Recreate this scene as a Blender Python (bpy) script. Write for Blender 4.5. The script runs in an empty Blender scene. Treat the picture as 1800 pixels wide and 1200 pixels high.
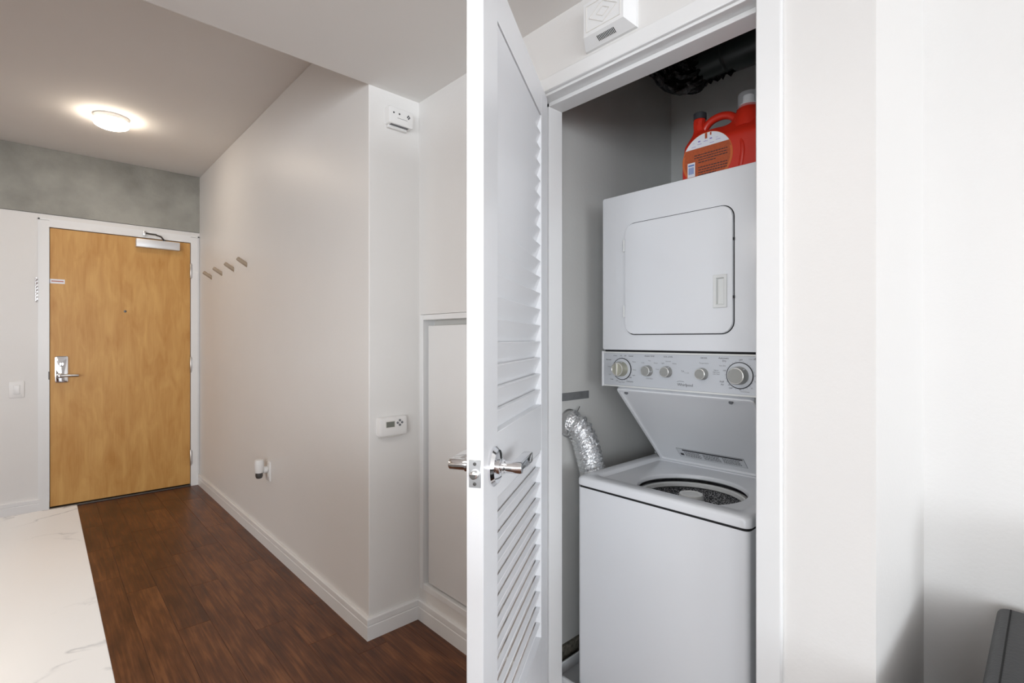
import bpy, bmesh, math, random
from mathutils import Vector, Matrix
random.seed(7)
PI = math.pi
scene = bpy.context.scene
C = scene.collection

# ------------------------------------------------------------------ camera
cam_d = bpy.data.cameras.new('camera')
cam_d.sensor_width = 36.0
cam_d.lens = 887.4 / 1800 * 36
cam_d.shift_y = -0.002
cam_d.clip_start = 0.02
cam = bpy.data.objects.new('camera', cam_d)
cam.location = (0, 0, 1.288)
cam.rotation_euler = (PI / 2, 0, math.radians(-43))
C.objects.link(cam)
scene.camera = cam

# ------------------------------------------------------------------ world, daylight, exposure
world = bpy.data.worlds.new('world')
scene.world = world
world.use_nodes = True
world.node_tree.nodes['Background'].inputs[0].default_value = (0.75, 0.87, 1.0, 1)
world.node_tree.nodes['Background'].inputs[1].default_value = 1.0

def area_light(name, loc, rot, sx, sy, power, col):
    l = bpy.data.lights.new(name, 'AREA')
    l.shape = 'RECTANGLE'
    l.size, l.size_y = sx, sy
    l.energy = power
    l.color = col
    o = bpy.data.objects.new(name, l)
    o.location = loc
    o.rotation_euler = rot
    C.objects.link(o)
    return o
ZS_FILL = 2.38
# daylight entering through the two glazed openings of the living room behind the camera
area_light('daylight_back_window', (-1.4, -6.52, 1.4), (PI / 2, 0, 0), 5.4, 2.0, 140, (0.93, 0.965, 1.0))
area_light('daylight_side_window', (-4.72, -2.6, 1.4), (PI / 2, 0, -PI / 2), 4.6, 2.0, 96, (0.93, 0.965, 1.0))
# unseen fill light added left of the frame to even out the hall
area_light('kitchen_fill_light', (-2.6, 2.9, 2.70), (0, 0, 0), 0.9, 0.3, 12, (1.0, 0.79, 0.60))
# unseen light added over the island to brighten countertop and low ceiling
area_light('island_fill_light', (-0.45, 0.75, ZS_FILL), (0, 0, 0), 0.35, 0.35, 5.5, (1.0, 0.95, 0.89))

scene.view_settings.view_transform = 'Standard'
scene.view_settings.look = 'None'
scene.view_settings.gamma = 1.0
scene.view_settings.use_curve_mapping = False
scene.view_settings.exposure = 1.0

# ------------------------------------------------------------------ materials
MATS = {}
def mat(name, col, rough=0.5, metal=0.0, var=0.0, vscale=6.0, bump=0.0, bscale=60.0, spec=0.5, coat=0.0,
        emit=None, estr=0.0, trans=0.0, alpha=1.0, stretch=None):
    m = bpy.data.materials.new(name)
    m.use_nodes = True
    nt = m.node_tree
    b = nt.nodes['Principled BSDF']
    b.inputs['Base Color'].default_value = (*col, 1)
    b.inputs['Roughness'].default_value = rough
    b.inputs['Metallic'].default_value = metal
    b.inputs['Specular IOR Level'].default_value = spec
    b.inputs['Coat Weight'].default_value = coat
    b.inputs['Transmission Weight'].default_value = trans
    b.inputs['Alpha'].default_value = alpha
    if emit:
        b.inputs['Emission Color'].default_value = (*emit, 1)
        b.inputs['Emission Strength'].default_value = estr
    if var or bump:
        tc = nt.nodes.new('ShaderNodeTexCoord')
        mp = nt.nodes.new('ShaderNodeMapping')
        nt.links.new(tc.outputs['Object'], mp.inputs[0])
        if stretch:
            mp.inputs['Scale'].default_value = stretch
    if var:
        n = nt.nodes.new('ShaderNodeTexNoise')
        n.inputs['Scale'].default_value = vscale
        n.inputs['Detail'].default_value = 6
        nt.links.new(mp.outputs[0], n.inputs['Vector'])
        r = nt.nodes.new('ShaderNodeValToRGB')
        r.color_ramp.elements[0].position = 0.3
        r.color_ramp.elements[1].position = 0.7
        r.color_ramp.elements[0].color = (*[max(0, c * (1 - var)) for c in col], 1)
        r.color_ramp.elements[1].color = (*[min(1, c * (1 + var)) for c in col], 1)
        nt.links.new(n.outputs['Fac'], r.inputs[0])
        nt.links.new(r.outputs[0], b.inputs['Base Color'])
    if bump:
        n2 = nt.nodes.new('ShaderNodeTexNoise')
        n2.inputs['Scale'].default_value = bscale
        n2.inputs['Detail'].default_value = 4
        nt.links.new(mp.outputs[0], n2.inputs['Vector'])
        bp = nt.nodes.new('ShaderNodeBump')
        bp.inputs['Strength'].default_value = bump
        bp.inputs['Distance'].default_value = 0.01
        nt.links.new(n2.outputs['Fac'], bp.inputs['Height'])
        nt.links.new(bp.outputs[0], b.inputs['Normal'])
    MATS[name] = m
    return m

mat('wall_paint', (0.78, 0.765, 0.745), 0.42, var=0.012, vscale=2.0, bump=0.05, bscale=90, spec=0.35)
mat('closet_paint', (0.68, 0.68, 0.66), 0.7, var=0.03, vscale=3, bump=0.05, bscale=70)  # greyer than the room walls, part of the closet's shade put into the colour
mat('ceiling_paint', (0.85, 0.835, 0.81), 0.85, var=0.012, vscale=2)
mat('trim_paint', (0.82, 0.82, 0.815), 0.32, var=0.008, vscale=8)
mat('door_paint', (0.84, 0.845, 0.86), 0.28, var=0.006, vscale=8)
mat('concrete', (0.30, 0.295, 0.265), 0.8, var=0.28, vscale=3.4, bump=0.4, bscale=30)
mat('closet_upper_shade', (0.14, 0.14, 0.13), 0.9, var=0.1)  # dark tone on ceiling and upper front wall deepens the closet's shade
mat('slab', (0.14, 0.07, 0.04), 0.7)
mat('appliance', (0.78, 0.79, 0.81), 0.25, var=0.004, vscale=4)
mat('appliance_plastic', (0.72, 0.725, 0.71), 0.35)
mat('panel_silver', (0.60, 0.62, 0.65), 0.38, metal=0.3)
mat('knob_metal', (0.80, 0.79, 0.76), 0.28, metal=0.85)
mat('knob_side', (0.36, 0.36, 0.34), 0.4, metal=0.5)
mat('knob_side_gold', (0.42, 0.41, 0.33), 0.4, metal=0.5)
mat('print_dark', (0.03, 0.03, 0.035), 0.6)
mat('print_grey', (0.16, 0.165, 0.175), 0.6)
mat('gap_dark', (0.012, 0.012, 0.013), 0.8)
mat('chrome', (0.88, 0.885, 0.90), 0.07, metal=1.0)
mat('satin_metal', (0.62, 0.62, 0.62), 0.32, metal=1.0)
mat('closer_silver', (0.70, 0.71, 0.73), 0.4, metal=0.35)
mat('dark_metal', (0.12, 0.115, 0.11), 0.4, metal=0.8)
mat('foil', (0.92, 0.93, 0.94), 0.24, metal=0.88, bump=0.6, bscale=80)
mat('black_duct', (0.040, 0.048, 0.047), 0.30, bump=0.06, bscale=20)
mat('black_wrap', (0.008, 0.008, 0.009), 0.22, bump=0.9, bscale=30)
mat('white_plastic', (0.80, 0.79, 0.775), 0.35)
mat('warm_plastic', (0.72, 0.70, 0.66), 0.4)
mat('peg_wood', (0.36, 0.28, 0.20), 0.55, var=0.1, vscale=60)
mat('lcd', (0.17, 0.18, 0.155), 0.2)
mat('red_plastic', (0.62, 0.028, 0.012), 0.30, var=0.03, vscale=8)
mat('label_white', (0.78, 0.79, 0.84), 0.45)
mat('label_brown', (0.44, 0.085, 0.022), 0.45, var=0.12, vscale=200)
mat('label_orange', (0.62, 0.14, 0.03), 0.45)
mat('label_purple', (0.30, 0.22, 0.55), 0.5)
mat('label_blue', (0.16, 0.25, 0.55), 0.5)
mat('label_silver', (0.62, 0.63, 0.65), 0.4)
mat('clear_plastic', (0.86, 0.88, 0.90), 0.12, alpha=0.14)
mat('lamp_glass', (0.9, 0.88, 0.85), 0.4, emit=(1.0, 0.86, 0.70), estr=20.0)
mat('sofa_black', (0.015, 0.016, 0.018), 0.42, var=0.2, vscale=30, bump=0.12, bscale=160)
mat('sofa_seam', (0.004, 0.004, 0.004), 0.8)
mat('raw_base', (0.17, 0.155, 0.125), 0.9, var=0.45, vscale=90, bump=0.5, bscale=140)
mat('pan_plastic', (0.66, 0.67, 0.68), 0.35)
mat('tape_grey', (0.20, 0.205, 0.21), 0.45, var=0.12, vscale=30, bump=0.3, bscale=40)
mat('cabinet', (0.60, 0.60, 0.59), 0.4)

def speckle():
    m = mat('speckle', (0.06, 0.06, 0.065), 0.35)
    nt = m.node_tree
    b = nt.nodes['Principled BSDF']
    tc = nt.nodes.new('ShaderNodeTexCoord')
    v = nt.nodes.new('ShaderNodeTexNoise')
    v.inputs['Scale'].default_value = 330
    v.inputs['Detail'].default_value = 1
    nt.links.new(tc.outputs['Object'], v.inputs['Vector'])
    r = nt.nodes.new('ShaderNodeValToRGB')
    r.color_ramp.elements[0].position = 0.50
    r.color_ramp.elements[1].position = 0.58
    r.color_ramp.elements[0].color = (0.05, 0.052, 0.058, 1)
    r.color_ramp.elements[1].color = (0.62, 0.63, 0.65, 1)
    nt.links.new(v.outputs['Fac'], r.inputs[0])
    nt.links.new(r.outputs[0], b.inputs['Base Color'])
speckle()

def wood_floor():
    m = mat('wood_floor', (0.1, 0.04, 0.02), 0.33, spec=0.45)
    nt = m.node_tree
    N, L = nt.nodes, nt.links
    b = N['Principled BSDF']
    tc = N.new('ShaderNodeTexCoord')
    oi = N.new('ShaderNodeObjectInfo')
    add = N.new('ShaderNodeVectorMath'); add.operation = 'MULTIPLY_ADD'
    comb = N.new('ShaderNodeCombineXYZ')
    for i in range(3):
        L.new(oi.outputs['Random'], comb.inputs[i])
    L.new(comb.outputs[0], add.inputs[0])
    add.inputs[1].default_value = (37, 53, 11)
    L.new(tc.outputs['Object'], add.inputs[2])
    mp = N.new('ShaderNodeMapping'); mp.inputs['Scale'].default_value = (70, 3.0, 10)
    L.new(add.outputs[0], mp.inputs[0])
    g = N.new('ShaderNodeTexNoise'); g.inputs['Scale'].default_value = 1.6; g.inputs['Detail'].default_value = 8
    g.inputs['Distortion'].default_value = 0.6
    L.new(mp.outputs[0], g.inputs['Vector'])
    mp2 = N.new('ShaderNodeMapping'); mp2.inputs['Scale'].default_value = (12, 3.5, 5)
    L.new(add.outputs[0], mp2.inputs[0])
    g2 = N.new('ShaderNodeTexNoise'); g2.inputs['Scale'].default_value = 1.2; g2.inputs['Detail'].default_value = 5
    L.new(mp2.outputs[0], g2.inputs['Vector'])
    mx = N.new('ShaderNodeMath'); mx.operation = 'MULTIPLY_ADD'
    L.new(g2.outputs['Fac'], mx.inputs[0]); mx.inputs[1].default_value = 0.75
    L.new(g.outputs['Fac'], mx.inputs[2])
    mx2 = N.new('ShaderNodeMath'); mx2.operation = 'MULTIPLY_ADD'
    L.new(oi.outputs['Random'], mx2.inputs[0]); mx2.inputs[1].default_value = 0.20
    L.new(mx.outputs[0], mx2.inputs[2])
    r = N.new('ShaderNodeValToRGB')
    e = r.color_ramp.elements
    e[0].position = 0.60; e[0].color = (0.066, 0.021, 0.0085, 1)
    e[1].position = 1.0; e[1].color = (0.235, 0.092, 0.034, 1)
    k = e.new(0.82); k.color = (0.140, 0.048, 0.0175, 1)
    sc = N.new('ShaderNodeMath'); sc.operation = 'MULTIPLY'; sc.inputs[1].default_value = 0.80
    L.new(mx2.outputs[0], sc.inputs[0])
    L.new(sc.outputs[0], r.inputs[0])
    L.new(r.outputs[0], b.inputs['Base Color'])
    rr = N.new('ShaderNodeMapRange')
    rr.inputs['To Min'].default_value = 0.28; rr.inputs['To Max'].default_value = 0.48
    L.new(g.outputs['Fac'], rr.inputs['Value'])
    L.new(rr.outputs[0], b.inputs['Roughness'])
    bp = N.new('ShaderNodeBump'); bp.inputs['Strength'].default_value = 0.12; bp.inputs['Distance'].default_value = 0.004
    L.new(g.outputs['Fac'], bp.inputs['Height'])
    L.new(bp.outputs[0], b.inputs['Normal'])
wood_floor()

def birch():
    m = mat('birch', (0.6, 0.35, 0.12), 0.42, spec=0.4)
    nt = m.node_tree
    N, L = nt.nodes, nt.links
    b = N['Principled BSDF']
    tc = N.new('ShaderNodeTexCoord')
    mp = N.new('ShaderNodeMapping'); mp.inputs['Scale'].default_value = (9, 9, 2.2)
    L.new(tc.outputs['Object'], mp.inputs[0])
    a = N.new('ShaderNodeTexNoise'); a.inputs['Scale'].default_value = 1.5; a.inputs['Detail'].default_value = 7; a.inputs['Distortion'].default_value = 0.8
    L.new(mp.outputs[0], a.inputs['Vector'])
    mp2 = N.new('ShaderNodeMapping'); mp2.inputs['Scale'].default_value = (120, 120, 5)
    L.new(tc.outputs['Object'], mp2.inputs[0])
    c = N.new('ShaderNodeTexNoise'); c.inputs['Scale'].default_value = 1.0; c.inputs['Detail'].default_value = 3
    L.new(mp2.outputs[0], c.inputs['Vector'])
    mx = N.new('ShaderNodeMath'); mx.operation = 'MULTIPLY_ADD'; mx.inputs[1].default_value = 0.35
    L.new(c.outputs['Fac'], mx.inputs[0]); L.new(a.outputs['Fac'], mx.inputs[2])
    r = N.new('ShaderNodeValToRGB')
    e = r.color_ramp.elements
    e[0].position = 0.40; e[0].color = (0.50, 0.235, 0.052, 1)
    e[1].position = 0.90; e[1].color = (0.66, 0.375, 0.118, 1)
    L.new(mx.outputs[0], r.inputs[0])
    L.new(r.outputs[0], b.inputs['Base Color'])
birch()

def quartz():
    m = mat('quartz', (0.86, 0.85, 0.84), 0.30, spec=0.35)
    nt = m.node_tree
    N, L = nt.nodes, nt.links
    b = N['Principled BSDF']
    tc = N.new('ShaderNodeTexCoord')
    d = N.new('ShaderNodeTexNoise'); d.inputs['Scale'].default_value = 4.5; d.inputs['Detail'].default_value = 9; d.inputs['Distortion'].default_value = 0.5
    L.new(tc.outputs['Object'], d.inputs['Vector'])
    # vein = thin band where the warped noise crosses 0.5
    sub = N.new('ShaderNodeMath'); sub.operation = 'SUBTRACT'; sub.inputs[1].default_value = 0.5
    L.new(d.outputs['Fac'], sub.inputs[0])
    ab = N.new('ShaderNodeMath'); ab.operation = 'ABSOLUTE'; L.new(sub.outputs[0], ab.inputs[0])
    r = N.new('ShaderNodeValToRGB')
    e = r.color_ramp.elements
    e[0].position = 0.0; e[0].color = (1, 1, 1, 1)
    e[1].position = 0.009; e[1].color = (0, 0, 0, 1)
    L.new(ab.outputs[0], r.inputs[0])
    k = N.new('ShaderNodeTexNoise'); k.inputs['Scale'].default_value = 6.0; k.inputs['Detail'].default_value = 3
    L.new(tc.outputs['Object'], k.inputs['Vector'])
    r2 = N.new('ShaderNodeValToRGB')
    r2.color_ramp.elements[0].position = 0.47; r2.color_ramp.elements[1].position = 0.62
    L.new(k.outputs['Fac'], r2.inputs[0])
    mul = N.new('ShaderNodeMath'); mul.operation = 'MULTIPLY'
    L.new(r.outputs[0], mul.inputs[0]); L.new(r2.outputs[0], mul.inputs[1])
    mix = N.new('ShaderNodeMix'); mix.data_type = 'RGBA'
    mix.inputs[6].default_value = (0.87, 0.86, 0.845, 1)
    mix.inputs[7].default_value = (0.27, 0.28, 0.30, 1)
    L.new(mul.outputs[0], mix.inputs[0])
    L.new(mix.outputs[2], b.inputs['Base Color'])
quartz()

# ------------------------------------------------------------------ mesh helpers
def box(bm, x0, x1, y0, y1, z0, z1, bevel=0.0, seg=2):
    vs = [bm.verts.new((x, y, z)) for x in (x0, x1) for y in (y0, y1) for z in (z0, z1)]
    F = [(0, 1, 3, 2), (4, 6, 7, 5), (0, 4, 5, 1), (2, 3, 7, 6), (0, 2, 6, 4), (1, 5, 7, 3)]
    fs = [bm.faces.new([vs[i] for i in f]) for f in F]
    if bevel:
        es = list({e for f in fs for e in f.edges})
        bmesh.ops.bevel(bm, geom=es, offset=bevel, segments=seg, affect='EDGES', profile=0.5)
    return bm

def obj(name, bm, m, parent=None, smooth=False, loc=None):
    if isinstance(bm, bmesh.types.BMesh):
        bmesh.ops.recalc_face_normals(bm, faces=bm.faces)
        me = bpy.data.meshes.new(name)
        bm.to_mesh(me)
        bm.free()
    else:
        me = bm
    if smooth:
        for p in me.polygons:
            p.use_smooth = True
        me.set_sharp_from_angle(angle=math.radians(38))
    me.materials.clear()
    me.materials.append(MATS[m])
    o = bpy.data.objects.new(name, me)
    C.objects.link(o)
    if parent:
        o.parent = parent
    if loc:
        o.location = loc
    return o

def NB():
    return bmesh.new()

def bx(name, m, parent, x0, x1, y0, y1, z0, z1, bevel=0.0, seg=2):
    return obj(name, box(NB(), x0, x1, y0, y1, z0, z1, bevel, seg), m, parent, smooth=bevel > 0)

def loft(bm, loops, cap0=False, cap1=False):
    rings = [[bm.verts.new(v) for v in lp] for lp in loops]
    n = len(rings[0])
    for a, b in zip(rings[:-1], rings[1:]):
        for i in range(n):
            bm.faces.new((a[i], a[(i + 1) % n], b[(i + 1) % n], b[i]))
    if cap0:
        bm.faces.new(list(reversed(rings[0])))
    if cap1:
        bm.faces.new(rings[-1])
    return bm

def lathe(bm, prof, n=32, axis='z', c=(0, 0, 0)):
    """prof: list of (r, h); open ends are capped when r > 0."""
    def P(r, h, a):
        u, v = r * math.cos(a), r * math.sin(a)
        if axis == 'z':
            return (c[0] + u, c[1] + v, c[2] + h)
        if axis == 'y':
            return (c[0] + u, c[1] + h, c[2] + v)
        return (c[0] + h, c[1] + u, c[2] + v)
    loops = [[P(max(r, 1e-5), h, 2 * PI * i / n) for i in range(n)] for r, h in prof]
    return loft(bm, loops, True, True)

def tube(bm, pts, r, n=12, cap=True):
    """pts list of Vector; r a number or list."""
    pts = [Vector(p) for p in pts]
    rs = r if isinstance(r, (list, tuple)) else [r] * len(pts)
    t0 = (pts[1] - pts[0]).normalized()
    up = Vector((0, 0, 1)) if abs(t0.z) < 0.9 else Vector((1, 0, 0))
    nrm = (up - t0 * up.dot(t0)).normalized()
    loops = []
    for i, p in enumerate(pts):
        if i == 0:
            t = t0
        elif i == len(pts) - 1:
            t = (pts[i] - pts[i - 1]).normalized()
        else:
            t = (pts[i + 1] - pts[i - 1]).normalized()
        nrm = (nrm - t * nrm.dot(t)).normalized()
        b = t.cross(nrm)
        loops.append([p + (nrm * math.cos(2 * PI * k / n) + b * math.sin(2 * PI * k / n)) * rs[i] for k in range(n)])
    return loft(bm, loops, cap, cap)

def spline(pts, n=8):
    """Catmull-Rom through pts."""
    P = [Vector(p) for p in pts]
    P = [2 * P[0] - P[1]] + P + [2 * P[-1] - P[-2]]
    out = []
    for i in range(1, len(P) - 2):
        for k in range(n):
            t = k / n
            a, b, c, d = P[i - 1], P[i], P[i + 1], P[i + 2]
            out.append(0.5 * ((2 * b) + (c - a) * t + (2 * a - 5 * b + 4 * c - d) * t * t + (3 * b - a - 3 * c + d) * t ** 3))
    out.append(P[-2])
    return out

def rrect(x0, x1, y0, y1, r, n=8):
    """rounded rectangle as 2D points, counter-clockwise."""
    out = []
    for cx, cy, a in ((x1 - r, y1 - r, 0), (x0 + r, y1 - r, PI / 2), (x0 + r, y0 + r, PI), (x1 - r, y0 + r, 1.5 * PI)):
        for k in range(n + 1):
            t = a + PI / 2 * k / n
            out.append((cx + r * math.cos(t), cy + r * math.sin(t)))
    return out

def ray_loop(poly, c, angles):
    """sample a convex 2D polygon along rays from c."""
    out = []
    m = len(poly)
    for a in angles:
        dx, dy = math.cos(a), math.sin(a)
        best = None
        for i in range(m):
            x1, y1 = poly[i][0] - c[0], poly[i][1] - c[1]
            x2, y2 = poly[(i + 1) % m][0] - c[0], poly[(i + 1) % m][1] - c[1]
            ex, ey = x2 - x1, y2 - y1
            den = dx * ey - dy * ex
            if abs(den) < 1e-12:
                continue
            t = (x1 * ey - y1 * ex) / den
            s = (x1 * dy - y1 * dx) / den
            if t > 0 and -1e-9 <= s <= 1 + 1e-9 and (best is None or t > best):
                best = t
        out.append((c[0] + dx * best, c[1] + dy * best))
    return out

def slab_xz(bm, poly, y0, y1, bev=0.0):
    """extrude a 2D (x,z) outline from y0 (front) to y1 (back), small front bevel."""
    cx = sum(p[0] for p in poly) / len(poly)
    cz = sum(p[1] for p in poly) / len(poly)
    def sh(d):
        w = max(p[0] for p in poly) - min(p[0] for p in poly)
        h = max(p[1] for p in poly) - min(p[1] for p in poly)
        return [(cx + (p[0] - cx) * (1 - 2 * d / w), cz + (p[1] - cz) * (1 - 2 * d / h)) for p in poly]
    loops = [[(p[0], y1, p[1]) for p in poly]]
    if bev:
        loops.append([(p[0], y0 + bev, p[1]) for p in poly])
        loops.append([(p[0], y0 + bev * 0.3, p[1]) for p in sh(bev * 0.3)])
        loops.append([(p[0], y0, p[1]) for p in sh(bev)])
    else:
        loops.append([(p[0], y0, p[1]) for p in poly])
    return loft(bm, loops, True, True)

def text_bm(bm, s, x, z, size, y, align='CENTER', shear=0.0):
    cu = bpy.data.curves.new('t', 'FONT')
    cu.body = s
    cu.size = size
    cu.align_x = align
    cu.align_y = 'CENTER'
    cu.shear = shear
    cu.resolution_u = 2
    o = bpy.data.objects.new('t', cu)
    C.objects.link(o)
    dg = bpy.context.evaluated_depsgraph_get()
    me = bpy.data.meshes.new_from_object(o.evaluated_get(dg))
    me.transform(Matrix.Translation((x, y, z)) @ Matrix.Rotation(PI / 2, 4, 'X'))
    bm.from_mesh(me)
    bpy.data.objects.remove(o)
    bpy.data.curves.remove(cu)
    bpy.data.meshes.remove(me)

def curve_mesh(loops, extrude, bevel, res=4):
    """filled 2D outline (first loop) with holes, drawn in x,z and thickened along y."""
    cu = bpy.data.curves.new('c', 'CURVE')
    cu.dimensions = '2D'
    cu.fill_mode = 'BOTH'
    cu.extrude = extrude
    cu.bevel_depth = bevel
    cu.bevel_resolution = res
    cu.offset = -bevel
    for lp in loops:
        sp = cu.splines.new('POLY')
        sp.points.add(len(lp) - 1)
        for p, q in zip(sp.points, lp):
            p.co = (q[0], q[1], 0, 1)
        sp.use_cyclic_u = True
    o = bpy.data.objects.new('c', cu)
    C.objects.link(o)
    dg = bpy.context.evaluated_depsgraph_get()
    me = bpy.data.meshes.new_from_object(o.evaluated_get(dg))
    me.transform(Matrix.Rotation(PI / 2, 4, 'X'))
    bpy.data.objects.remove(o)
    bpy.data.curves.remove(cu)
    return me

def struct(o, label=None):
    o['kind'] = 'structure'
    if label:
        o['label'] = label
    return o

def thing(name, label, cat, loc=(0, 0, 0), rotz=0.0, group=None):
    o = bpy.data.objects.new(name, None)
    o.empty_display_size = 0.05
    C.objects.link(o)
    o.location = loc
    o.rotation_euler = (0, 0, rotz)
    o['label'] = label
    if cat:
        o['category'] = cat
    if group:
        o['group'] = group
    return o
R90 = -PI / 2          # front (local -y) looks towards world -X, local x runs towards world -Y

# ------------------------------------------------------------------ key planes of the place
XH, YD, YT, XC = 1.031, 5.196, 2.0085, 1.282     # hall wall, entry wall, thermostat wall, closet front wall
ZH, ZS = 2.73, 2.385                             # hall ceiling, low ceiling
YN, XL = 0.254, 1.855                            # closet end face, living room wall
YB, XW = -6.4, -4.6                              # window wall behind the camera, side wall
YCL, XCB = 1.318, 2.33                           # closet left wall, closet back wall
OL, OR_, OZ = 1.236, 0.487, 2.130                # closet opening: left, right, head

# ------------------------------------------------------------------ floor with planks
floor = struct(bx('floor', 'slab', None, XW - 0.1, 2.5, YB - 0.1, 5.5, -0.12, -0.011), 'dark brown wood plank floor')
PW = 0.127
lens_ = (0.52, 0.78, 1.04, 1.21)
plank_me = {}
def plank_mesh(l):
    k = round(l, 3)
    if k not in plank_me:
        bm = box(NB(), 0.0004, PW - 0.0004, 0.0004, l - 0.0004, -0.011, 0.0)
        es = [e for e in bm.edges if all(v.co.z > -0.001 for v in e.verts)]
        bmesh.ops.bevel(bm, geom=es, offset=0.0006, segments=1, affect='EDGES')
        bmesh.ops.recalc_face_normals(bm, faces=bm.faces)
        me = bpy.data.meshes.new('plank')
        bm.to_mesh(me); bm.free()
        me.materials.append(MATS['wood_floor'])
        plank_me[k] = me
    return plank_me[k]
rp = random.Random(11)
row = 0
x = XH + 0.30 - PW * 19
while x < XL - 0.02:
    y = -1.2 - rp.random() * 0.9
    yend = YD + 0.02
    while y < yend - 0.05:
        l = rp.choice(lens_)
        if y + l > yend - 0.2:
            l = yend - y
        o = bpy.data.objects.new('plank', plank_mesh(l))
        C.objects.link(o)
        o.parent = floor
        o.location = (x, y, 0)
        y += l
    x += PW

# ------------------------------------------------------------------ walls and ceilings
def walls():
    # entry wall with a door opening
    bm = NB()
    box(bm, XW, -0.008 + 0.03, YD, YD + 0.15, 0, 2.235)
    box(bm, 0.98, XH + 0.02, YD, YD + 0.15, 0, 2.235)
    box(bm, 0.022, 0.98, YD, YD + 0.15, 2.15, 2.235)
    struct(obj('wall_entry', bm, 'wall_paint'), 'white painted wall around the entry door')
    struct(bx('beam_entry', 'concrete', None, XW, XH, YD - 0.012, YD + 0.15, 2.237, ZH - 0.001), 'bare grey concrete beam above the entry door')
    # hall wall block (its end face carries the thermostat)
    bm = NB(); box(bm, XH, XC + 0.12, YT, YD + 0.15, 0, ZH, 0.004, 2)
    struct(obj('wall_hall', bm, 'wall_paint'), 'off-white hallway wall with coat pegs')
    # closet front wall with two openings
    bm = NB()
    t = XC + 0.112
    AY0, AY1, AZ0, AZ1 = 1.40, 1.991, 0.144, 1.402
    box(bm, XC, t, AY1, YT + 0.01, 0, ZS)
    box(bm, XC, t, AY0, AY1, 0, AZ0)
    box(bm, XC, t, AY0, AY1, AZ1, ZS)
    box(bm, XC, t, OL + 0.02, AY0, 0, ZS)
    box(bm, XC, t, OR_ - 0.02, OL + 0.02, OZ + 0.02, ZS)
    box(bm, XC, t, YN + 0.14, OR_ - 0.02, 0, ZS, 0.0)
    struct(obj('wall_closet', bm, 'wall_paint'), 'white wall holding the laundry closet opening')
    struct(bx('wall_closet_end', 'wall_paint', None, XC, XCB + 0.12, YN, YN + 0.14, 0, ZS), 'white end face of the laundry closet')
    struct(bx('wall_living', 'wall_paint', None, XL, XL + 0.12, YB, YN + 0.001, 0, ZS), 'white living room wall behind the dark sofa')
    # closet interior
    struct(bx('wall_closet_left', 'closet_paint', None, t, XCB + 0.12, YCL, YCL + 0.1, 0, ZH), 'inner side wall of the laundry closet, greyed for shade')
    struct(bx('wall_closet_back', 'closet_paint', None, XCB, XCB + 0.12, YN + 0.14, YCL, 0, ZH), 'back wall of the laundry closet, greyed for shade')
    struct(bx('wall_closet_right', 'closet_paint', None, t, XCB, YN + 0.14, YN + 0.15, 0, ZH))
    struct(bx('wall_closet_front_upper', 'closet_upper_shade', None, t - 0.01, t, YN + 0.15, YCL, ZS, ZH))
    # window wall and side wall of the living room, each with one large opening
    bm = NB()
    wx0, wx1, z0, z1 = -4.2, 1.4, 0.35, 2.3
    box(bm, XW - 0.12, wx0, YB - 0.1, YB, 0, ZS); box(bm, wx1, XL + 0.12, YB - 0.1, YB, 0, ZS)
    box(bm, wx0, wx1, YB - 0.1, YB, 0, z0); box(bm, wx0, wx1, YB - 0.1, YB, z1, ZS)
    struct(obj('wall_window', bm, 'wall_paint'))
    bm = NB()
    y0, y1 = -5.0, -0.2
    box(bm, XW - 0.1, XW, YB, y0, 0, ZS); box(bm, XW - 0.1, XW, y1, YD + 0.15, 0, ZH)
    box(bm, XW - 0.1, XW, y0, y1, 0, z0); box(bm, XW - 0.1, XW, y0, y1, z1, ZS)
    struct(obj('wall_side', bm, 'wall_paint'))
    for nm, horizontal in (('window_1', True), ('window_2', False)):
        bm = NB()
        if horizontal:
            for i in range(4):
                xx = wx0 + (wx1 - wx0) * i / 3
                box(bm, xx - 0.025, xx + 0.025, YB - 0.08, YB - 0.03, z0, z1)
            for zz in (z0 + 0.025, z1 - 0.025):
                box(bm, wx0, wx1, YB - 0.08, YB - 0.03, zz - 0.025, zz + 0.025)
        else:
            for i in range(3):
                yy = y0 + (y1 - y0) * i / 2
                box(bm, XW - 0.08, XW - 0.03, yy - 0.025, yy + 0.025, z0, z1)
            for zz in (z0 + 0.025, z1 - 0.025):
                box(bm, XW - 0.08, XW - 0.03, y0, y1, zz - 0.025, zz + 0.025)
        struct(obj(nm, bm, 'trim_paint'))
    struct(bx('ceiling', 'ceiling_paint', None, XW - 0.1, XCB + 0.12, YT - 0.13, YD + 0.15, ZH, ZH + 0.1), 'pale hallway ceiling with a round lamp')
    bm = NB()
    box(bm, XW - 0.1, XC + 0.11, YB - 0.1, YT, ZS, ZH + 0.1)
    box(bm, XC + 0.11, XL + 0.12, YB - 0.1, YN + 0.14, ZS, ZH + 0.1)
    struct(obj('ceiling_low', bm, 'ceiling_paint'), 'lower white ceiling over the living area')
    struct(bx('ceiling_closet', 'closet_upper_shade', None, XC + 0.11, XCB + 0.12, YN + 0.14, YCL + 0.1, ZH - 0.004, ZH))
walls()

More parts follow.
